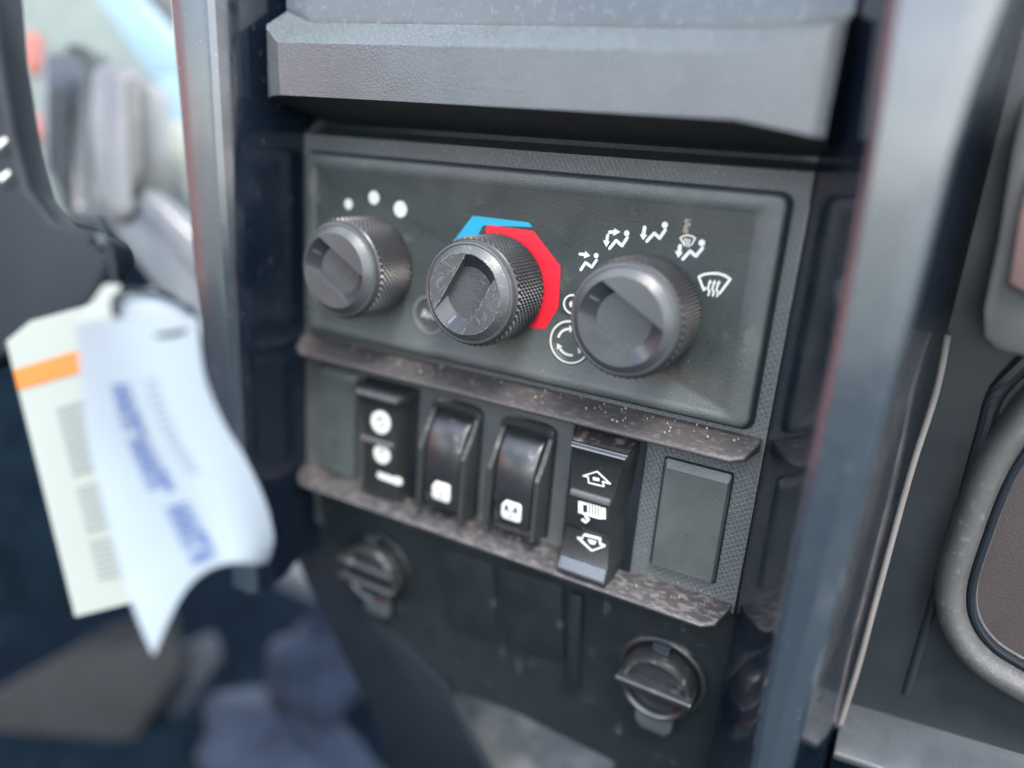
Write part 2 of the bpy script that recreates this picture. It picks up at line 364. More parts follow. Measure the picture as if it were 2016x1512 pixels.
def button(c, r, nm, m, body):
    k = MB().lathe([(r + .9, Y0), (r + .9, Y0 - .3), (r + .4, Y0 - .5), (r - .9, Y0 - .5), (r - 1.2, Y0 - .25), (0.1, Y0 - .2)], (c[0], 0, c[1]), 64).out(nm, M['plate'], cp)
    MB().ring(c, r - .25, r + .45, Y0 - .3, Y0 - .56).out('ring_print', m, k)
    return k
c1 = zp(320, 1060); k1 = button(c1, 7.6, 'recirculation_button', M['white'], 0)
a_ = MB()
for q in range(3):
    t0 = radians(100 + 120 * q); t1 = t0 + radians(70)
    a_.ring(c1, 4.4, 5.3, Y0 - .1, Y0 - .4, t0, t1, 14)
    e = t0 - radians(2); cx, cz = c1[0] + 4.85 * cos(e), c1[1] + 4.85 * sin(e); tx, tz = sin(e), -cos(e)
    a_.prism([(cx + 1.3 * cos(e), cz + 1.3 * sin(e)), (cx + 2.0 * tx, cz + 2.0 * tz), (cx - 1.3 * cos(e), cz - 1.3 * sin(e))], Y0 - .1, Y0 - .41)
a_.out('arrows', M['white'], k1)
c2 = zp(338, 772)
s_ = MB().ring(c2, 3.0, 3.7, Y0, Y1); s_.disc(c2, 1.3, Y0, Y1); s_.out('position_mark', M['white'], cp)
p_ = at(846, 620, -3.6); k2 = button((p_.x, p_.z), 7.3, 'air_conditioning_button', M['grey'], 0)
text_mesh('lettering', 'A/C', 5.0, M['white'], k2, front_at(p_.x + .2, Y0 - .3, p_.z))
# smudge of dry mud by the defrost symbols
mu = MB()
for u, v, r in ((1352, 437, .9), (1356, 442, .7), (1350, 447, .8), (1351, 453, .9), (1353, 459, .5), (1347, 457, .5), (1359, 433, .4)):
    p = at(u, v, -3.6); pts = [(p.x + r * random.uniform(.5, 1.2) * cos(t), p.z + r * random.uniform(.5, 1.3) * sin(t)) for t in [q * .9 for q in range(7)]]
    mu.prism(pts, Y0, Y1 - random.uniform(.1, .3))
for i in range(46):
    x, z = random.uniform(-20, 88), random.choice([random.uniform(-29, -20), random.uniform(-29, -24)])
    s2 = random.uniform(.06, .22); a = random.uniform(-.8, .8); ln = random.choice([1, 1, 2.5, 5])
    mu.stroke([(x, z), (x + s2 * ln * cos(a), z + s2 * ln * sin(a))], s2, Y0, Y1, False)
for kx in (-59, 0, 58):
    for i in range(26):
        a = radians(random.uniform(215, 325)); rr = random.uniform(20.3, 24); x, z = kx + 1 + rr * cos(a), rr * sin(a)
        if z < -28.5: continue
        s2 = random.uniform(.06, .25); mu.stroke([(x, z), (x + s2 * 2 * cos(a), z + s2 * .6)], s2, Y0, Y1, False)
o = mu.out('dried_mud', M['crumb'], cp); o['kind'] = 'stuff'
# knobs ------------------------------------------------
def knurl_mesh(r=20.0, y0=-4.6, y1=-23.4, n=50, low=1.35):
    dth = 2 * pi / n; rows = 16; dy = (y1 - y0) / rows
    m_ = MB(); V = {}
    def vert(i, j, rr):
        th = i * dth / 2; y = y0 + dy * j
        return (rr * cos(th), y, rr * sin(th))
    vs = []; idx = {}
    def gi(i, j, rr, tagk):
        key = (i % (2 * n), j, tagk)
        if key not in idx: idx[key] = len(vs); vs.append(vert(i % (2 * n), j, rr))
        return idx[key]
    fs = []
    for j in range(0, rows + 1):
        for i in range(0, 2 * n):
            if (i + j) % 2 == 0: continue     # lattice corners at odd sums, apexes at even
    for j in range(0, rows + 1):
        for i in range(2 * n):
            if (i + j) % 2: continue
            ap = gi(i, j, r if 0 < j < rows else r - low * .8, 'a')
            cs = []
            for di, dj in ((1, 0), (0, 1), (-1, 0), (0, -1)):
                jj = min(max(j + dj, 0), rows)
                if jj == j and dj: cs.append(None); continue
                cs.append(gi(i + di, jj, r - low, 'c'))
            for q in range(4):
                a, b_ = cs[q], cs[(q + 1) % 4]
                if a is None or b_ is None: continue
                fs.append([ap, a, b_])
    m_.add(vs, fs)
    return m_
def make_knob(cx, ang, wm, label):
    km = knurl_mesh()
    km.lathe([(19.0, -4.0), (19.0, -4.6)], n=112, capend=False)
    km.lathe([(19.0, -23.4), (18.6, -23.9), (17.6, -24.2)], n=112, capend=False)
    org = (cx, 0, 0)
    k = build('knob', [(x + cx, y, z) for x, y, z in km.v], km.f, M['knurl'], cp, origin=org, smooth=20)
    k['label'] = label
    Rf, Ri, W, yf, yd = 14.4, 9.3, 6.9, -28.2, -24.4
    c = MB().lathe([(17.3, -23.6), (18.15, -24.1), (18.3, -24.9), (18.0, -25.7), (17.4, -25.95), (17.1, -25.7), (16.9, -25.9), (Rf + .35, -27.95), (Rf, yf)], (cx, 0, 0), 128, False)
    NN = 24
    # the two raised segments beside the channel
    for s in (1, -1):
        th = math.acos(W / Rf); arc = [(Rf * cos(-th + 2 * th * i / NN), Rf * sin(-th + 2 * th * i / NN)) for i in range(NN + 1)]
        c.add([(cx + s * u, yf, v) for u, v in arc], [list(range(NN + 1))])
        vo, vi = sqrt(Rf ** 2 - W ** 2), sqrt(Ri ** 2 - W ** 2)
        c.add([(cx + s * W, yf, -vo), (cx + s * W, yf, vo), (cx + s * W, yd, vi), (cx + s * W, yd, -vi)], [[0, 1, 2, 3]])
    us = [-W + 2 * W * i / NN for i in range(NN + 1)]
    fl_ = [(cx + u, yd, sqrt(Ri ** 2 - u * u)) for u in us] + [(cx + u, yd, -sqrt(Ri ** 2 - u * u)) for u in us][::-1]
    c.add(fl_, [list(range(len(fl_)))])
    capo = build('cap', c.v, c.f, wm, k, origin=org, smooth=28)
    e_ = MB()
    for s in (1, -1):
        e_.loft([[(cx + u, yf, s * sqrt(Rf ** 2 - u * u)) for u in us], [(cx + u, yd, s * sqrt(Ri ** 2 - u * u)) for u in us]], False, False, closed=False)
    build('channel_end', e_.v, e_.f, M['slot'], k, origin=org, smooth=60)
    # pointer line on one channel end
    ym = lambda rr: yd + (yf - yd) * (rr - Ri) / (Rf - Ri) - .12
    pm = MB().add([(cx - .45, ym(10.2), 10.2), (cx + .45, ym(10.2), 10.2), (cx + .45, ym(13.2), 13.2), (cx - .45, ym(13.2), 13.2)], [[0, 1, 2, 3]])
    build('pointer_mark', pm.v, pm.f, M['lens'], k, origin=org)
    if wm is M['knobworn']:
        rnd = random.Random(5); sm = MB()
        for q in range(34):
            s = rnd.choice((1, -1)); u0 = s * rnd.uniform(W + .6, Rf - 2.2); lim = sqrt(Rf ** 2 - u0 ** 2) - 1.2
            v0 = rnd.uniform(-lim, lim); a = rnd.gauss(1.2 * s, .5); ln = rnd.uniform(.6, 4.0)
            pts = [(u0, v0)]; 
            for _ in range(3):
                a += rnd.gauss(0, .15); pts.append((pts[-1][0] + ln / 3 * cos(a), pts[-1][1] + ln / 3 * sin(a)))
            pts = [p for p in pts if sqrt(p[0] ** 2 + p[1] ** 2) < Rf - .3 and abs(p[0]) > W + .1]
            if len(pts) > 1: sm.stroke([(cx + p[0], p[1]) for p in pts], rnd.uniform(.03, .09), yf + .05, yf - .02, False)
        for s in (1, -1):      # rubbed edges of the channel
            for q in range(16):
                v0 = rnd.uniform(-11.5, 11.0); sm.stroke([(cx + s * (W + .08), v0), (cx + s * (W + .08 + rnd.uniform(-.02, .12)), v0 + rnd.uniform(.4, 2.4))], rnd.uniform(.08, .2), yf + .05, yf - .03, False)
        for q in range(60):    # rubbed rim of the face
            a = rnd.uniform(0, 2 * pi); b_ = a + rnd.uniform(.02, .14)
            sm.stroke([(cx + Rf * cos(a) * .995, Rf * sin(a) * .995), (cx + Rf * cos(b_) * .995, Rf * sin(b_) * .995)], rnd.uniform(.06, .16), yf + .05, yf - .04, False)
        build('scratch_marks', sm.v, sm.f, M['scratchm'], k, origin=org)['kind'] = 'stuff'
    k.rotation_euler = (0, -radians(ang - 90), 0)
    return k
make_knob(-59.4, 150, M['knob'], 'left fan speed knob below three white dots')
make_knob(0, 241, M['knobworn'], 'scratched middle knob in front of the blue and red temperature band')
make_knob(58.1, 150, M['knob'], 'right airflow knob ringed by white seat and windscreen symbols')
# ------------------------------------------------------------------ blank covers in the switch row
def cover(x0, x1, z0, z1, label):
    t = empty('blank_switch_cover', label, 'switch cover', ((x0 + x1) / 2, 0, z0), 'blank covers in the switch row')
    MB().loft([rl(x0 - .6, x1 + .6, z0 - .6, z1 + .6, 1.2, .1), rl(x0 - .6, x1 + .6, z0 - .6, z1 + .6, 1.2, -.2)], False, True).out('seam', M['dark'], t)
    MB().loft([rl(x0, x1, z0, z1, 1.2, 0), rl(x0, x1, z0, z1, 1.2, -1.0), rl(x0 + .9, x1 - .7, z0 + .7, z1 - 3.0, .8, -2.5)], False, True).out('cover_plate', M['plate'], t, smooth=20)
    return t
cover(71.6, 95.4, -94.2, -51.6, 'blank rectangular switch cover at the right end of the row, beside the two-arrow winch rocker')
cover(-92, -69.5, -100, -50.0, 'blank rectangular switch cover at the left end of the row, beside the wiper rocker')
# ------------------------------------------------------------------ rocker switches
def sym_surface(m_, pts2, y, wd, th=.12): m_.stroke(pts2, wd, y, y - th)
t = empty('rocker_switch', 'tall black rocker switch with white up and down arrow symbols', 'rocker switch', (47.5, 0, -104), 'rocker switches in the row')
X0, X1 = 36.2, 62.0
def rloop(y, z, w0, w1): return [(w0, y, z), (w1, y, z)]
# actuator as stations down its height: (z, y front, left, right)
st = [(-47.8, -1.0, 37.5, 61.5), (-50.6, -10.2, 38.4, 60.6), (-51.6, -10.9, 38.6, 60.4), (-55.2, -9.6, 38.9, 60.0), (-56.4, -9.2, 39.0, 58.8), (-68, -9.4, 39.4, 57.2), (-72.5, -9.9, 39.4, 56.2), (-78, -9.6, 39.3, 56.2),
      (-84.5, -9.2, 39.0, 56.6), (-85.5, -8.3, 39.2, 57.0), (-95.4, -9.9, 39.0, 58.0), (-96.5, -10.3, 38.9, 58.4), (-101.8, -13.6, 38.9, 58.9), (-103.0, -12.8, 39.2, 59.0), (-103.2, -1, 40, 60)]
loops = [[(X0 + 1.0, .3, z if -103 < z < -48 else z), (a, y, z), (c_, y, z), (min(X1, c_ + (4.2 if -100 < z < -49 else 1.5)), .3, z)] for z, y, a, c_ in st]
rk = MB().loft(loops, True, True).out('rocker', M['rock'], t, bevel=.35, smooth=30)
tp = MB().loft([[(37.8, -1.6, -47.3), (61.2, -1.6, -47.6)], [(38.7, -9.9, -50.2), (60.2, -9.9, -50.2)]], False, False, closed=False).out('dirty_top', M['rockdirt'], rk)
MB().box((35.2, .1, -105), (64, -1.3, -47.4)).out('frame', M['dark'], t, bevel=.4)
ln = MB()
ln.loft([rl(40.2, 56.2, -71.8, -69.2, .8, -9.4), rl(40.2, 56.2, -71.8, -69.2, .8, -10.6), rl(40.7, 55.7, -71.4, -69.7, .6, -10.9)], False, True)
ln.out('lens_bar', M['lens'], t)
MB().add([(39.6, -11.0, -97.2), (58.0, -11.0, -97.2), (58.3, -13.3, -101.0), (39.6, -13.3, -101.0)], [[0, 1, 2, 3]]).out('foot_highlight', M['trim'], rk)  # satin sheet laid on as the sky highlight of the foot
MB().add([(38.9, -10.35, -50.75), (60.2, -10.35, -50.75), (60.0, -11.15, -52.3), (39.0, -11.15, -52.3)], [[0, 1, 2, 3]]).out('top_edge_highlight', M['trim'], rk)  # added satin strip as the bright blue highlight line
def on(px, py, y): p = at(1080 + px / 4.447, 820 + py / 4.447, y); return (p.x, p.z)
ic = MB(); q = [(302, 520), (425, 482), (540, 590), (473, 570), (486, 612), (352, 580), (345, 528)]
ic.stroke([on(*k, -9.5) for k in q] + [on(*q[0], -9.5)], .42, -9.2, -9.72); ic.prism([on(*k, -9.5) for k in ((388, 530), (442, 542), (446, 566), (392, 556))], -9.2, -9.7)
ic.out('up_arrow_symbol', M['white'], t)
ic = MB()
for k in ((262, 740, 300, 850), (462, 795, 500, 900)):
    ic.prism([on(k[0], k[1], -10), on(k[2], k[1] + 8, -10), on(k[2], k[3], -10), on(k[0], k[3] - 8, -10)], -9.5, -10.25)
ic.prism([on(*k, -10) for k in ((300, 840), (470, 885), (466, 902), (300, 858))], -9.5, -10.22)
ic.prism([on(*k, -10) for k in ((300, 748), (330, 755), (330, 775), (300, 768))], -9.5, -10.22)
for k in range(5): ic.prism([on(*q_, -10) for q_ in ((338 + k * 25, 755 + k * 7), (352 + k * 25, 758 + k * 7), (356 + k * 25, 862 + k * 7), (342 + k * 25, 858 + k * 7))], -9.5, -10.2)
ic.stroke([on(*k, -10) for k in ((330, 850), (325, 880), (350, 905), (325, 925), (295, 905))], .8, -9.5, -10.24)
ic.out('winch_symbol', M['white'], t)
ic = MB(); ic.stroke([on(*k, -9.2) for k in ((256, 1060), (290, 1075), (312, 1035), (448, 1072), (452, 1115), (492, 1135), (380, 1172), (256, 1060))], .55, -8.4, -9.65)
ic.prism([on(*k, -9.2) for k in ((345, 1075), (420, 1095), (405, 1120), (365, 1110))], -8.4, -9.6); ic.out('down_arrow_symbol', M['white'], t)
# window switches: convex rockers in a railed bezel
def window_switch(xc, label, zt, zb, sym):
    t = empty('window_switch', label, 'window switch', (xc, 0, zb), 'window switches in the row')
    hw = 8.6
    cap_prof = spline([Vector((0, -1.0, zt - 2.2)), Vector((0, -4.5, zt - 4.0)), Vector((0, -8.2, zt - 8.5)), Vector((0, -10.3, zt - 15)), Vector((0, -10.9, zt - 22)), Vector((0, -10.6, zt - 30)), Vector((0, -9.6, zb + 5)), Vector((0, -7.8, zb + 1.6)), Vector((0, -1, zb + 1.2))], 5)
    pr = [(p.y, p.z) for p in cap_prof]
    loops = []
    for dx, k in ((-hw, .86), (-hw + .35, .95), (-hw + 1.2, 1), (hw - 1.2, 1), (hw - .35, .95), (hw, .86)):
        loops.append([(xc + dx, y * k, z) for y, z in pr])
    MB().loft(loops).out('rocker', M['win'], t, smooth=40)
    rp = spline([Vector((0, -1.2, zt + .8)), Vector((0, -2.6, zt - 1)), Vector((0, -6.5, zt - 8)), Vector((0, -11.6, zt - 15.5)), Vector((0, -12.2, zt - 19)), Vector((0, -12.2, zb + 3)), Vector((0, -11, zb + .6)), Vector((0, -1, zb - .4))], 4)
    rpp = [(p.y, p.z) for p in rp]
    for s in (-1, 1):
        x0 = xc + s * (hw + 1.0); x1 = xc + s * (hw + 2.9)
        MB().loft([[(x, y, z) for y, z in rpp] + [(x, .2, zb - .4), (x, .2, zt + .8)] for x in sorted((x0, x1))]).out('bezel_rail', M['bezel'], t, bevel=.45, smooth=40)
    arch = []
    for i in range(13):
        a = pi * i / 12
        arch.append((cos(a), sin(a)))
    lp = []
    for rr, rz, yy in ((hw + 3.6, 5.4, .2), (hw + 3.6, 5.4, -2.2), (hw + 2.8, 4.4, -3.2), (hw + 1.2, 2.2, -3.0), (hw + .6, 1.4, -.5)):
        lp.append([(xc + math.copysign(abs(c_) ** .55, c_) * rr, yy, zt - 2.0 + (max(s_, 0) ** .6) * rz) for c_, s_ in arch])
    MB().loft(lp, False, False, closed=False).out('bezel_arch', M['bezel'], t, smooth=50)
    MB().box((xc - hw - 3.4, .15, zb - 2), (xc + hw + 3.4, -.9, zt)).out('well', M['dark'], t, bevel=.3)
    zs = zb + 10.5; yy = -10.55
    sm = MB()
    fr = [(xc - 4.4, zs + 1.5), (xc - 2.6, zs + 4.0), (xc + 3.6, zs + 4.0), (xc + 4.4, zs + 3.2), (xc + 4.4, zs - 3.4), (xc + 3.6, zs - 4.2), (xc - 3.2, zs - 4.2), (xc - 4.4, zs - 2.8)]
    sm.prism(fr, yy + .6, yy - .42)
    s1 = sm.out('window_symbol', M['white'], t, bevel=.25)
    d = MB()
    for s in (-1, 1): d.prism([(xc + s * 1.9 - 1.2, zs + .2), (xc + s * 1.9 + 1.2, zs + .2), (xc + s * 1.9 + .2 * s, zs + 2.9)] if sym else [(xc + s * 1.9 - .9, zs + 2.2), (xc + s * 1.9 + .9, zs + 2.2), (xc + s * 1.9, zs + .8)], yy, yy - .5)
    d.prism([(xc - 3.2, zs - .5), (xc + 3.2, zs - .5), (xc + 3.2, zs - .15), (xc - 3.2, zs - .15)], yy, yy - .48); d.prism([(xc - .3, zs - 2.8), (xc + .3, zs - 2.8), (xc + .3, zs - 1.5), (xc - .3, zs - 1.5)], yy, yy - .5)
    d.out('window_arrows', M['rock'], s1)
    return t
window_switch(-16.8, 'black curved window switch with a blurred white window symbol, next to the wiper rocker', -53.6, -97.6, False)
window_switch(16.4, 'black curved window switch with dusty top corners, next to the winch rocker', -53.6, -96.2, True)
# wiper rocker
t = empty('wiper_switch', 'black rocker switch with two round white wiper symbols above a white bar', 'rocker switch', (-51, 0, -101), 'rocker switches in the row')
st = [(-49.6, -1, -63.5, -39), (-51.6, -9.2, -63.0, -39.5), (-52.8, -10.4, -62.8, -40), (-54.8, -10.6, -62.6, -40.2), (-56, -8.6, -61.5, -41.5), (-72, -8.6, -60, -42.4), (-76.5, -9.0, -59.6, -42.5), (-88, -8.4, -60, -42.5), (-98, -7.8, -60.5, -42), (-101, -7, -60.5, -42), (-101.2, -1, -61, -41)]
rk = MB().loft([[(a - 1.4, .3, z), (a, y, z), (c_, y, z), (c_ + 3, .3, z)] for z, y, a, c_ in st]).out('rocker', M['rock'], t, bevel=.35)
MB().loft([rl(-62.4, -40.6, -54.6, -52.4, .6, -10.3), rl(-62.4, -40.6, -54.6, -52.4, .6, -11.0)], False, True).out('top_ridge', M['house'], rk, bevel=.2)
MB().box((-65.5, .1, -103), (-36.8, -1.3, -49.4)).out('frame', M['dark'], t, bevel=.4)
MB().loft([rl(-60.6, -43, -75.6, -73.4, .9, -8.4), rl(-60.6, -43, -75.6, -73.4, .9, -10.0)], False, True).out('lens_bar', M['lens'], t, bevel=.2)
def won(px, py, y): p = at(640 + px / 5.214, 720 + py / 5.214, y); return (p.x, p.z)
for cx_, cy_, nm, r in ((575, 580, 'wiper_symbol', 5.0), (590, 905, 'washer_symbol', 4.3)):
    c = won(cx_, cy_, -8.7); ic = MB()
    ic.ring(c, r * .5, r, -8.3, -9.25); ic.ring(c, 0.3, 1.3, -8.3, -9.2); ic.stroke([(c[0] - r * .6, c[1]), (c[0] + r * .6, c[1])], .8, -8.3, -8.9)
    ic.stroke([(c[0], c[1] - r * .7), (c[0], c[1] + r * .2)], .8, -8.3, -8.88); ic.out(nm, M['white'], t)
a, b2 = won(570, 1120, -8), won(760, 1190, -8)
MB().stroke([a, b2], 3.2, -7.5, -8.35).out('bar_symbol', M['white'], t)
# ------------------------------------------------------------------ covers and sockets on the lower face
def lquad(pts, off=1.0): return [atl(u, v, off) for u, v in pts]
def lower_cover(pts, label, m='low'):
    c = sum((atl(u, v) for u, v in pts), Vector()) / 4
    t = MB().thick(lquad(pts, .2), LN * 1.2).out('lower_switch_cover', M[m], origin=c, bevel=.4)
    return tag(t, label, 'switch cover', 'blank covers on the lower face')
lower_cover([(868, 1075), (972, 1108), (985, 1262), (880, 1222)], 'left one of two blurred blank covers low on the leaning face')
lower_cover([(990, 1114), (1108, 1150), (1112, 1300), (1000, 1268)], 'right one of two blurred blank covers low on the leaning face')
o = MB().thick(lquad([(1128, 1160), (1150, 1168), (1142, 1352), (1118, 1342)], .2), LN * 3).out('divider_rib', M['low'], pan, bevel=.5)
LX = Vector((1, 0, 0)); LU = LN.cross(LX).normalized()
if LU.z < 0: LU = -LU
def socket(u, v, R0, label, tilt=0, tongue=True, grips=1):
    c = atl(u, v, 3); t = empty('socket_cap', label, 'socket cap', c, 'round power socket caps')
    def Lp(x, y, h): return c + LX * x + LU * y + LN * h
    def lath(prof, n=48): return [[Lp(r * cos(2 * pi * i / n), r * sin(2 * pi * i / n), h) for i in range(n)] for r, h in prof]
    MB().loft(lath([(R0 + 2.6, -3), (R0 + 2.6, -1), (R0 + 1.8, -.3), (R0 + .4, -1)]), False, False).out('collar', M['bezel'] if tongue else M['rock'], t)
    MB().loft(lath([(R0 - .5, -2), (R0, 5), (R0 - 1.2, 7.5), (R0 - 2.6, 8.0), (R0 - 3.6, 7.2), (R0 - 4.2, 4.5), (.2, 4.0)]), False, True).out('cap', M['win'], t)
    for g_ in range(grips):
        yc = 1.0 + (g_ - (grips - 1) / 2) * 9
        loop = [[Lp(x, yc + dy, h) for dy, h in ((-1.6, 4), (-1.7, 9.6), (-1.1, 10.8), (1.1, 10.8), (1.7, 9.6), (1.6, 4))] for x in (-R0 + .2, -R0 + 1, R0 - 1, R0 - .2)]
        MB().loft(loop).out('grip', M['win'], t, bevel=.4)
    MB().thick([Lp(-3.5, R0 + .5, 2), Lp(3.5, R0 + .5, 2), Lp(3.5, R0 + 4, 2), Lp(-3.5, R0 + 4, 2)], LN * 3).out('hinge', M['trim'], t, bevel=.5)
    pts = [Lp(-8, -R0 + 1, 1), Lp(8, -R0 + 1, 1), Lp(7.5, -R0 - 7, .5), Lp(5, -R0 - 10.5, .2), Lp(-5, -R0 - 10.5, .2), Lp(-7.5, -R0 - 7, .5)]
    MB().thick(pts, LN * 2.4).out('pull_tab', M['grey_tab'], t, bevel=.5)
    if tongue:
        mtx = Matrix((LX, LU, LN)).transposed().to_4x4(); mtx.translation = Lp(0, -5.5, 4.1)
        text_mesh('lettering', '12V', 5.5, M['grey'], t, mtx)
    return t
socket(1300, 1335, 15.5, 'round black socket cap with one grip ridge and a pale tab below')
socket(745, 1118, 16.0, 'blurred round black socket cap with two ridges, at the lower left', tongue=False, grips=2)
# ------------------------------------------------------------------ display housing above
dh = empty('display_housing', 'scuffed grey screen housing with a dusty lip, directly above the climate controls', 'display', (0, -10, 61))
# profile stations: bottom-back, bottom-front, top-front, ledge-back
stn = [(-96.0, [(6, 56), (-24.5, 61.6), (-24.5, 87.5), (-14, 94), (-14, 150)]), (-92.0, [(5, 55.5), (-27.0, 62.2), (-28.5, 85.5), (-13.6, 92.5), (-13, 150)]), (-84.0, [(4, 54.5), (-30.0, 62.6), (-31, 80.4), (-13.2, 90), (-12, 150)]),
       (85.0, [(4, 54), (-30.0, 61.6), (-31, 78.2), (-13.2, 87), (-12, 150)]), (105.0, [(4, 54), (-27.0, 58.6), (-27, 86), (-13.2, 89.5), (-12, 150)]), (108.0, [(5, 54), (-25.0, 58.3), (-25, 87), (-13.5, 90.5), (-12, 150)])]
def hstrip(i0, i1, nm, m, sm=20):
    return MB().loft([[(x, *pr[k]) for k in range(i0, i1 + 1)] for x, pr in stn], False, False, closed=False).out(nm, m, dh, smooth=sm)
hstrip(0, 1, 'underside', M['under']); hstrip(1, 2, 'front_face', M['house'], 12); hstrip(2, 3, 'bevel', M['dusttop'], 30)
MB().loft([[(x, pr[3][0], pr[3][1]), (x, pr[3][0] - .2, pr[3][1] + 2), (x, pr[4][0], pr[4][1])] for x, pr in stn], False, False, closed=False).out('screen', M['screen'], dh)
MB().add([(-96, *p) for p in stn[0][1]] + [(-96, 20, 150), (-96, 20, 51)], [[0, 1, 2, 3, 4, 5, 6]]).out('left_side', M['house'], dh)
# ------------------------------------------------------------------ console frame
cf = empty('console_frame', 'tall black console surround with satin upright trims and gloss side walls, framing the switch panel', 'console surround', (1.5, 0, -110))
def lerp_t(tab, z):
    tab = sorted(tab)
    if z <= tab[0][0]: return tab[0][1]
    for (a, x), (b_, y) in zip(tab, tab[1:]):
        if z <= b_: return x + (y - x) * (z - a) / (b_ - a)
    return tab[-1][1]
TRI = [(150, 117), (88, 118.4), (55, 120.1), (4, 121.5), (-40, 121.6), (-108, 122), (-300, 128)]      # trim edges against height
TRO = [(150, 148), (88, 142.1), (72, 140.2), (56, 138.9), (7, 138.1), (-35, 137.0), (-67, 136.4), (-102, 135), (-300, 130)]
TLI = [(150, -109), (93, -107.4), (-6, -104.5), (-68, -101.2), (-110, -99), (-150, -95)]
TLO = [(150, -133), (93, -129.9), (-9, -123.7), (-43, -119.6), (-110, -113), (-150, -109)]
def bars(fn, nm, m, zs, sm=30):
    return MB().loft([[(x, y, z) for x, y in fn(z)] for z in zs], False, False, closed=False).out(nm, m, cf, smooth=sm)
ZR = [150, 88, 72, 56, 30, 7, -35, -67, -102, -105, -160, -300]; ZL = [150, 93, 40, -6, -43, -68, -90, -102, -105, -120, -150]
step5 = lambda z: 6 if z < -103 else .5
bars(lambda z: [(103.9, step5(z)), (105.2, -1.5), (106.0, -3), (lerp_t(TRI, z) - 3.5, -32), (lerp_t(TRI, z) - .6, -37.5)], 'inner_wall', M['gloss'], ZR, 20)
bars(lambda z: [(lerp_t(TRI, z) - .6, -37.5), (lerp_t(TRI, z) + .4, -39.8), (lerp_t(TRI, z) + 2.2, -41), (lerp_t(TRO, z) - 6.0, -41), (lerp_t(TRO, z) - 1.0, -38.6), (lerp_t(TRO, z) + .2, -36)], 'upright_trim', M['trim'], ZR, 22)
bars(lambda z: [(lerp_t(TRO, z) + .2, -36), (lerp_t(TRO, z) * .85 + 147 * .15, -20), (lerp_t(TRO, z) * .3 + 147 * .7, 20), (146.5 + min(3, max(0, (z + 160) * .02)), 37), (146.5, 60)], 'outer_wall', M['gloss'], ZR, 30)
bars(lambda z: [(-101.1, step5(z)), (-101.6, -4), (-102.2 if z > -70 else lerp_t(TLI, z), -20), (min(-101.5, lerp_t(TLI, z) + 4.0) if z > -60 else lerp_t(TLI, z) + 1, -29), (lerp_t(TLI, z) + 2.0, -35), (lerp_t(TLI, z) + .3, -38.5)], 'inner_wall', M['gloss'], ZL, 50)
bars(lambda z: [(lerp_t(TLI, z) + .3, -38.5), (lerp_t(TLI, z) - 1.6, -40.3), (lerp_t(TLI, z) - 4.0, -41), (lerp_t(TLO, z) + 2.5, -41), (lerp_t(TLO, z) + .6, -40), (lerp_t(TLO, z), -38)], 'upright_trim', M['trim'], ZL, 22)
bars(lambda z: [(lerp_t(TLO, z), -38), (lerp_t(TLO, z) - 2, -30), (lerp_t(TLO, z) - 7, 20), (lerp_t(TLO, z) - 8, 60)], 'outer_wall', M['gloss'], ZL)
# ------------------------------------------------------------------ right-hand dash
rd = empty('passenger_dash_panel', 'dark grey moulded dash panel to the right of the console with a long raised ridge', 'dashboard panel', (180, 45, -150))
Yd = 42
pts = [at(1845, 700, Yd), at(1842, 770, Yd), at(1722, 1190, Yd), at(1655, 1430, Yd)]
MB().add([(138, Yd, 125), (420, Yd, 125), (420, Yd, -175), (141, Yd, -175)], [[0, 1, 2, 3]]).out('face', M['dashd'], rd)
lipp = [at(1866, 660, 33), at(1842, 775, 33), at(1790, 940, 33), at(1722, 1190, 33), at(1690, 1310, 33), at(1652, 1432, 33)]
MB().tube(spline(lipp, 6), 1.1).out('bright_edge', M['edge'], rd)  # pale tube along the panel edge
rg = [at(2030, 700, Yd), at(1965, 770, Yd), at(1940, 840, Yd), at(1890, 1010, Yd), at(1830, 1210, Yd), at(1783, 1365, Yd)]
sp_ = spline(rg, 8); nsp = len(sp_)
MB().tube(sp_, [3.4 - 2.2 * i / nsp for i in range(nsp)]).out('ridge', M['dashd'], rd)
e0 = at(1650, 1432, 36); e1 = at(2060, 1560, 36)
MB().thick([e0 + Vector((0, -16, 0)), e1 + Vector((0, -16, 0)), e1 + Vector((0, 8, 9)), e0 + Vector((0, 8, 9))], (0, 0, -3)).out('lower_sill', M['dashg'], rd, bevel=.9)
MB().box((146, 30, -330), (420, 36, e0.z - 6)).out('knee_panel', M['floor'], rd)
gh = empty('grab_handle', 'scuffed grey rounded handle loop with a brown opening at the right edge', 'handle', at(1870, 1280, 34))
outer = [(2140, 740), (2060, 780), (2000, 850), (1945, 940), (1900, 1060), (1872, 1160), (1880, 1235), (1925, 1300), (2000, 1350), (2090, 1395), (2200, 1430)]
ctr = spline([at(u, v, 34) for u, v in outer], 8)
MB().loft([[p + d_ for d_ in (Vector((-5.6, 8, 0)), Vector((-4.8, 2, 0)), Vector((-1.6, -3.5, 0)), Vector((2.2, -4.2, .3)), Vector((4.6, -1, .6)), Vector((5.6, 8, .8)))] if False else
           [p + n_ * a_ + Vector((0, b_, 0)) for a_, b_ in ((-5.2, 8), (-4.8, 2), (-2.4, -2.6), (1.2, -3.6), (4.2, -1), (5.2, 8))]
           for p, n_ in [(ctr[i], Vector((0, 1, 0)).cross((ctr[min(i + 1, len(ctr) - 1)] - ctr[max(i - 1, 0)]).normalized())) for i in range(len(ctr))]], False, False, closed=False).out('loop', M['handle'], gh, smooth=60)
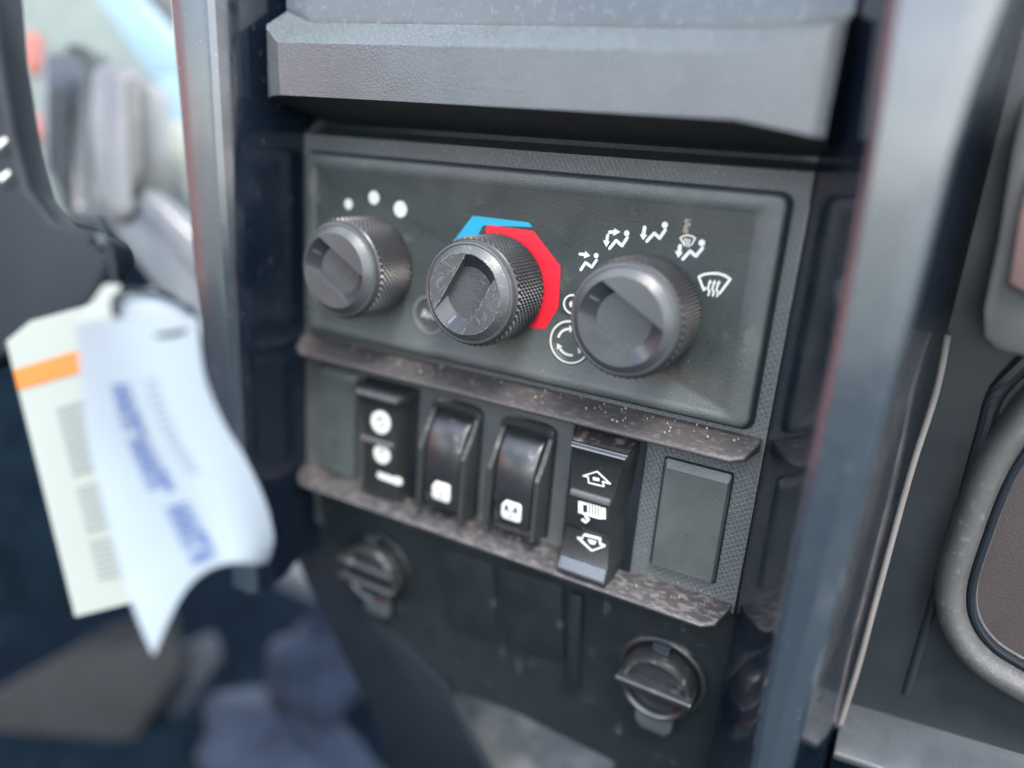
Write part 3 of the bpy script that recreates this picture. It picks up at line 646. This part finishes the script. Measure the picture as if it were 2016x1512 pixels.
inn = [ctr[i] + Vector((0, 1, 0)).cross((ctr[min(i + 1, len(ctr) - 1)] - ctr[max(i - 1, 0)]).normalized()) * -6.4 + Vector((0, 3.5, 0)) for i in range(len(ctr))]
MB().tube(inn, 1.5).out('dark_gap_line', M['dark'], gh)  # dark tube stands in for the shaded gap inside the loop
MB().tube([p + (p - ctr[i]).normalized() * 1.6 + Vector((0, 1.5, 0)) for i, p in enumerate(inn)], .7).out('opening_rim', M['handle'], gh)
MB().add([p + Vector((0, 6.5, 0)) for p in ctr] , [list(range(len(ctr)))]).out('opening_liner', M['brown'], gh)
av = empty('air_vent_surround', 'blurred pale rounded dash fitting at the upper right edge of the picture', 'vent', at(1990, 640, 20))
q = [at(2120, 120, 14), at(2012, 190, 14), at(1990, 290, 14), at(1962, 470, 14), at(1932, 610, 14), at(1932, 670, 14), at(1965, 695, 14), at(2120, 725, 14)]
MB().thick(q, (1.5, 24, 0)).out('body', M['dasht'], av, bevel=2.5)
q2 = [at(2100, 300, 11), at(2030, 330, 11), at(2005, 430, 11), at(1985, 560, 11), at(2100, 620, 11)]
MB().thick(q2, (0, 3, 0)).out('panel', M['salmon'], av, bevel=1)
# ------------------------------------------------------------------ left-hand dash, blurred
ld = empty('driver_dash', 'blurred grey moulded driver dashboard with angular panels, left of the console', 'dashboard', (-260, 60, -60))
def slab(pxs, dist, th, m, nm, parent, bev=3, dirn=None):
    pts = [atd(u, v, d) if not isinstance(dist, (int, float)) else atd(u, v, dist) for (u, v), d in zip(pxs, dist if not isinstance(dist, (int, float)) else [0] * len(pxs))]
    return MB().thick(pts, Vector((-.3, 1, -.15)).normalized() * th).out(nm, m, parent, bevel=bev)
slab([(72, 95), (150, 75), (165, 140), (150, 300), (165, 400), (215, 440), (120, 430), (72, 330)], [440, 440, 455, 455, 455, 455, 445, 440], 30, M['dashg'], 'left_pod', ld, 6)
slab([(172, 118), (235, 122), (284, 160), (286, 340), (262, 420), (222, 452), (178, 380), (164, 250)], 430, 30, M['dashl'], 'centre_pod', ld, 9)
slab([(215, 395), (290, 385), (420, 560), (420, 700), (300, 570), (215, 460)], 436, 24, M['dashg'], 'lower_arm', ld, 6)
slab([(238, 140), (276, 165), (280, 330), (250, 400)], 417, 10, M['dasht'], 'pod_flank', ld, 4)
slab([(-250, 1250), (-250, 400), (60, 420), (215, 450), (300, 560), (420, 640), (500, 900), (560, 1060), (300, 1180)], 560, 20, M['floor'], 'knee_panel', ld)
slab([(250, 380), (290, 370), (400, 480), (400, 560)], 424, 16, M['dashg'], 'lower_brace', ld, 3)
dp = empty('window_light_panels', 'blurred pale panels carrying window light, far left behind the driver dashboard', 'window light', atd(200, 300, 700))  # added panels with the window light put into their colour
slab([(275, 150), (420, 140), (420, 440), (350, 400), (275, 340)], 500, 15, M['pale'], 'blue_window_light', dp, 3)  # pale colour stands in for light through the window
slab([(300, 230), (420, 250), (420, 430), (360, 390), (290, 335)], 496, 4, M['cream'], 'cream_window_light', dp, 3)  # cream part of the same painted window light
slab([(150, -60), (250, -60), (420, 150), (290, 155)], 520, 20, M['pale'], 'lit_pillar', dp, 6)  # lit windscreen pillar, its brightness put into the pale colour
slab([(245, -60), (420, -60), (420, 140)], 515, 20, M['dasht'], 'pillar_edge', dp, 5)
slab([(-250, -300), (470, -300), (470, 480), (-250, 480)], 640, 20, M['sage'], 'bright_outside_sheet', dp, 5)  # added sheet coloured as the bright view outside
slab([(30, 60), (70, 60), (75, 140), (50, 150), (32, 120)], 560, 10, M['rose'], 'red_outside_blob', dp, 4)  # red blob seen outside, added as a slab
slab([(30, 225), (80, 225), (78, 275), (35, 290)], 556, 10, M['rose'], 'red_outside_blob', dp, 4)  # second red blob from outside, also an added slab
# steering column cover, near the camera
sw = empty('steering_column_cover', 'dark blurred curved column cover with small white marks at the left edge', 'column cover', atd(60, 420, 205))
q = [(-160, -60), (-12, -60), (0, 90), (28, 260), (58, 370), (105, 432), (170, 448), (215, 470), (222, 505), (180, 600), (60, 690), (-160, 760)]
MB().thick([atd(u, v, 214) for u, v in q], Vector((-.44, .85, -.29)) * 14).out('cover', M['dark'], sw, bevel=3, seg=3)
for u, v in ((2, 280), (8, 345)):
    MB().thick([atd(u + a, v + b_, 211) for a, b_ in ((-12, 4), (8, -10), (12, -4), (-6, 12))], ray(0, 0).normalized() * .3).out('white_mark', M['white'], sw)
# ------------------------------------------------------------------ keys and tags
kp = atd(205, 470, 204)
ig = empty('ignition_key', 'dark key hanging end with a thin wire loop above the white tags', 'key', kp)
MB().tube([atd(u, v, d) for u, v, d in ((198, 430, 206), (212, 470, 203), (222, 520, 201), (226, 580, 198), (224, 615, 196))], .8).out('wire', M['dark'], ig)
MB().lathe([(2.2, -1.5), (2.4, 0), (2.2, 1.5)], tuple(atd(196, 478, 203)), 20).out('key_bow', M['steel'], ig)
ringp = [atd(228, 622, 191), atd(226, 590, 194), atd(250, 574, 196), atd(300, 575, 197), atd(350, 592, 196), atd(386, 622, 194), atd(388, 640, 190), atd(350, 655, 187), atd(300, 660, 186), atd(255, 645, 188)]
kr = MB().tube(spline(ringp, 6, True), .8, 8, True).out('key_ring', M['dark'], origin=kp + Vector((0, 0, -8)))
tag(kr, 'thin wire key ring threaded through the top of the white leaflet', 'key ring')
# booklet
bk = empty('instruction_booklet', 'white printed booklet tag with an orange stripe hanging on the left', 'booklet', atd(90, 900, 199))
def lam(c00, c10, c11, c01, s, t_):
    a = Vector(c00).lerp(Vector(c10), s); b_ = Vector(c01).lerp(Vector(c11), s); return a.lerp(b_, t_)
bc = [atd(12, 672, 212), atd(205, 585, 213), atd(345, 1165, 210), atd(148, 1214, 209)]
fwd = ray(1008, 756).normalized()
MB().thick(bc, fwd * 2.0).out('pages', M['papert'], bk)
bc2 = [atd(12, 672, 210.6), atd(60, 632, 211), atd(215, 590, 211.6), atd(345, 1165, 208.8), atd(148, 1214, 207.6)]
MB().thick(bc2, fwd * .6).out('front_page', M['papert'], bk)
F = [atd(12, 672, 210.3), atd(205, 585, 211.2), atd(345, 1165, 208.4), atd(148, 1214, 207.3)]
MB().thick([lam(*F, s, t_) for s, t_ in ((0, .105), (1, .145), (1, .215), (0, .18))], fwd * .2).out('orange_stripe', M['orange'], bk)
tx = MB()
for i in range(30):
    t0 = .27 + i * .021 + (.012 if i > 12 else 0)
    if i in (0, 13, 22): continue
    tx.thick([lam(*F, s, t_) for s, t_ in ((.3, t0), (.98, t0 + .012), (.98, t0 + .0185), (.3, t0 + .0075))], fwd * .12)
tx.out('printed_lines', M['greyink'], bk)
# folded leaflet: a curved sheet
lf = empty('folded_leaflet', 'curled white leaflet tag with large blurred blue lettering, hanging from the key ring', 'tag', atd(300, 900, 192))
Lpx = [(150, 640), (160, 760), (175, 880), (205, 1000), (240, 1130), (275, 1230), (302, 1290)]
Rpx = [(388, 625), (402, 740), (438, 830), (480, 900), (520, 985), (538, 1060), (528, 1105)]
L3 = spline([atd(u, v, d) for (u, v), d in zip(Lpx, (192, 191, 190, 189, 188, 187, 187))], 6)
R3 = spline([atd(u, v, d) for (u, v), d in zip(Rpx, (188, 190, 193, 196, 199, 201, 202))], 6)
rows = []
NS = 22
def leafpt(s, j, off=0):
    p = L3[j].lerp(R3[j], s); n_ = (R3[j] - L3[j]).cross(Vector((0, 0, -1))).normalized()
    if n_.y > 0: n_ = -n_
    t_ = j / (len(L3) - 1)
    bulge = 5.0 * sin(pi * s) * (1 - .5 * t_) - 3.2 * sin(2 * pi * s) * t_
    lift = Vector((0, 0, 1)) * (13.0 * sin(pi * s) ** 1.2 * t_ ** 3 + 4.5 * sin(pi * s) * 0)
    topc = Vector((0, 0, 1)) * (2.0 * sin(pi * s) * (1 - t_) ** 4)
    return p + n_ * (bulge + off) + lift + topc
for j in range(len(L3)): rows.append([leafpt(i / NS, j) for i in range(NS + 1)])
front = MB().loft(rows, False, False, closed=False)
nv = len(front.v); back = [[p + fwd * .5 for p in r] for r in rows]
front.loft(back, False, False, closed=False)
front.out('sheet', M['paper'], lf, smooth=80)
def leaf_quad(m_, s0, s1, t0, t1, off=.35):
    J = len(L3) - 1
    def g(s, t_): 
        x = t_ * J; j = min(int(x), J - 1); return leafpt(s, j, off).lerp(leafpt(s, j + 1, off), x - j)
    vs = [g(s0, t0), g(s1, t0 ), g(s1, t1), g(s0, t1)]; m_.add(vs, [[0, 1, 2, 3]])
ink = MB()
glyph = [(0, 0), (1, .5)]
tpos = .17
for wi, (n_l, s_a, s_b, t_a, t_b) in enumerate(((9, .30, .47, .17, .53), (7, .37, .54, .57, .83))):
    for i in range(n_l):
        ta = t_a + (t_b - t_a) * i / n_l; tb = ta + (t_b - t_a) / n_l * .78; tm = (ta + tb) / 2
        sh = .02 * i / n_l
        k = (i * 7 + wi * 3) % 5
        leaf_quad(ink, s_a + sh, s_b + sh, ta, ta + (tb - ta) * .3)
        if k != 1: leaf_quad(ink, s_a + sh, s_b + sh, tb - (tb - ta) * .28, tb)
        if k in (0, 2, 3): leaf_quad(ink, s_a + sh + .06, s_a + sh + .10, ta, tb, .4)
        if k in (1, 4): leaf_quad(ink, s_b + sh - .05, s_b + sh, ta, tb, .4)
ink.out('blue_lettering', M['ink'], lf)
ink = MB()
for i in range(13):
    ta = .16 + .34 * i / 13; leaf_quad(ink, .60 + .002 * i, .68 + .002 * i, ta, ta + .012)
ink.out('faint_lettering', M['paleink'], lf)
# fold of the second leaf behind the top-left edge
MB().thick([atd(150, 640, 193), atd(205, 560, 196), atd(236, 560, 196), atd(232, 640, 193), atd(186, 800, 193)], fwd * .5).out('fold', M['papert'], lf)
MB().thick([atd(236, 572, 198.5), atd(300, 565, 199), atd(365, 590, 198.5), atd(392, 640, 196), atd(330, 700, 194), atd(240, 680, 194)], fwd * .5).out('back_leaf', M['paper'], lf)
# ------------------------------------------------------------------ footwell
fwn = Vector((0, -.3, 1))
fl0 = MB().thick([(-900, -450, -430), (600, -450, -430), (600, 700, -430), (-900, 700, -430)], (0, 0, -3)).out('floor', M['floor']); tag(fl0, kind='structure')
fm = slab([(-200, 1470), (210, 1240), (330, 1200), (350, 1330), (170, 1600), (-200, 1700)], 610, 12, M['mud'], 'floor_mat', None, 5)
tag(fm, 'blurred grey rubber mat in the footwell at the lower left', 'floor mat')
pd = slab([(350, 1280), (410, 1250), (430, 1310), (260, 1560), (170, 1560)], 640, 14, M['pedal'], 'pedal_arm', None, 6)
tag(pd, 'blurred slanted grey-blue pedal arm in the footwell', 'pedal')
def blob(px, dist, rad, m, nm, label, cat, seed=1):
    c = atd(*px, dist); rnd = random.Random(seed); vs = []; fs = []
    nu, nv_ = 28, 18
    ph = [rnd.uniform(0, 6) for _ in range(6)]
    for i in range(nv_ + 1):
        th = pi * i / nv_
        for j in range(nu):
            f = 2 * pi * j / nu
            k = 1 + .16 * sin(3 * f + ph[0] + 2 * th) + .12 * sin(5 * th + ph[1] + f) + .06 * sin(7 * f + ph[2])
            vs.append(c + Vector((rad[0] * k * sin(th) * cos(f), rad[1] * k * sin(th) * sin(f), rad[2] * k * cos(th))))
    for i in range(nv_):
        for j in range(nu):
            fs.append([i * nu + j, i * nu + (j + 1) % nu, (i + 1) * nu + (j + 1) % nu, (i + 1) * nu + j])
    o = build(nm, vs, fs, m, None, origin=c, smooth=180); return tag(o, label, cat)
blob((625, 1320), 620, (36, 36, 44), M['denim'], 'rolled_cloth', 'blurred crumpled blue cloth bundle in the footwell below the console', 'cloth', 2)
blob((560, 1500), 600, (85, 50, 34), M['denim'], 'folded_cloth', 'blurred flat blue-grey cloth along the bottom edge of the picture', 'cloth', 5)
tn = slab([(790, 1250), (900, 1300), (1010, 1340), (1120, 1390), (1300, 1500), (1300, 1650), (900, 1720), (860, 1560)], 400, 8, M['carpet'], 'tunnel_carpet', None, 6)
tag(tn, 'blurred pale grey textured carpet patch below the console face', 'carpet')
ar = slab([(540, 1090), (640, 1130), (720, 1180), (725, 1225), (640, 1200), (540, 1160)], 560, 10, M['dashg'], 'bracket', None, 4)
tag(ar, 'blurred pale green-grey bracket behind the left socket cap', 'bracket')

# added unseen red block, put there to give the glossy plastics pink reflections
wl = MB().box((-2700, -2400, -1190), (-2600, -100, 750)).out('added_reflection_block', M['refl_red']); tag(wl, kind='structure')

st_ = MB().box((-900, -1000, -420), (900, -420, -210))  # added unseen block that keeps the low reflections dark
st_ = st_.out('added_seat_block', M['floor'], bevel=30, seg=4); tag(st_, 'unseen dark seat block added opposite the dashboard to darken low reflections', 'seat')
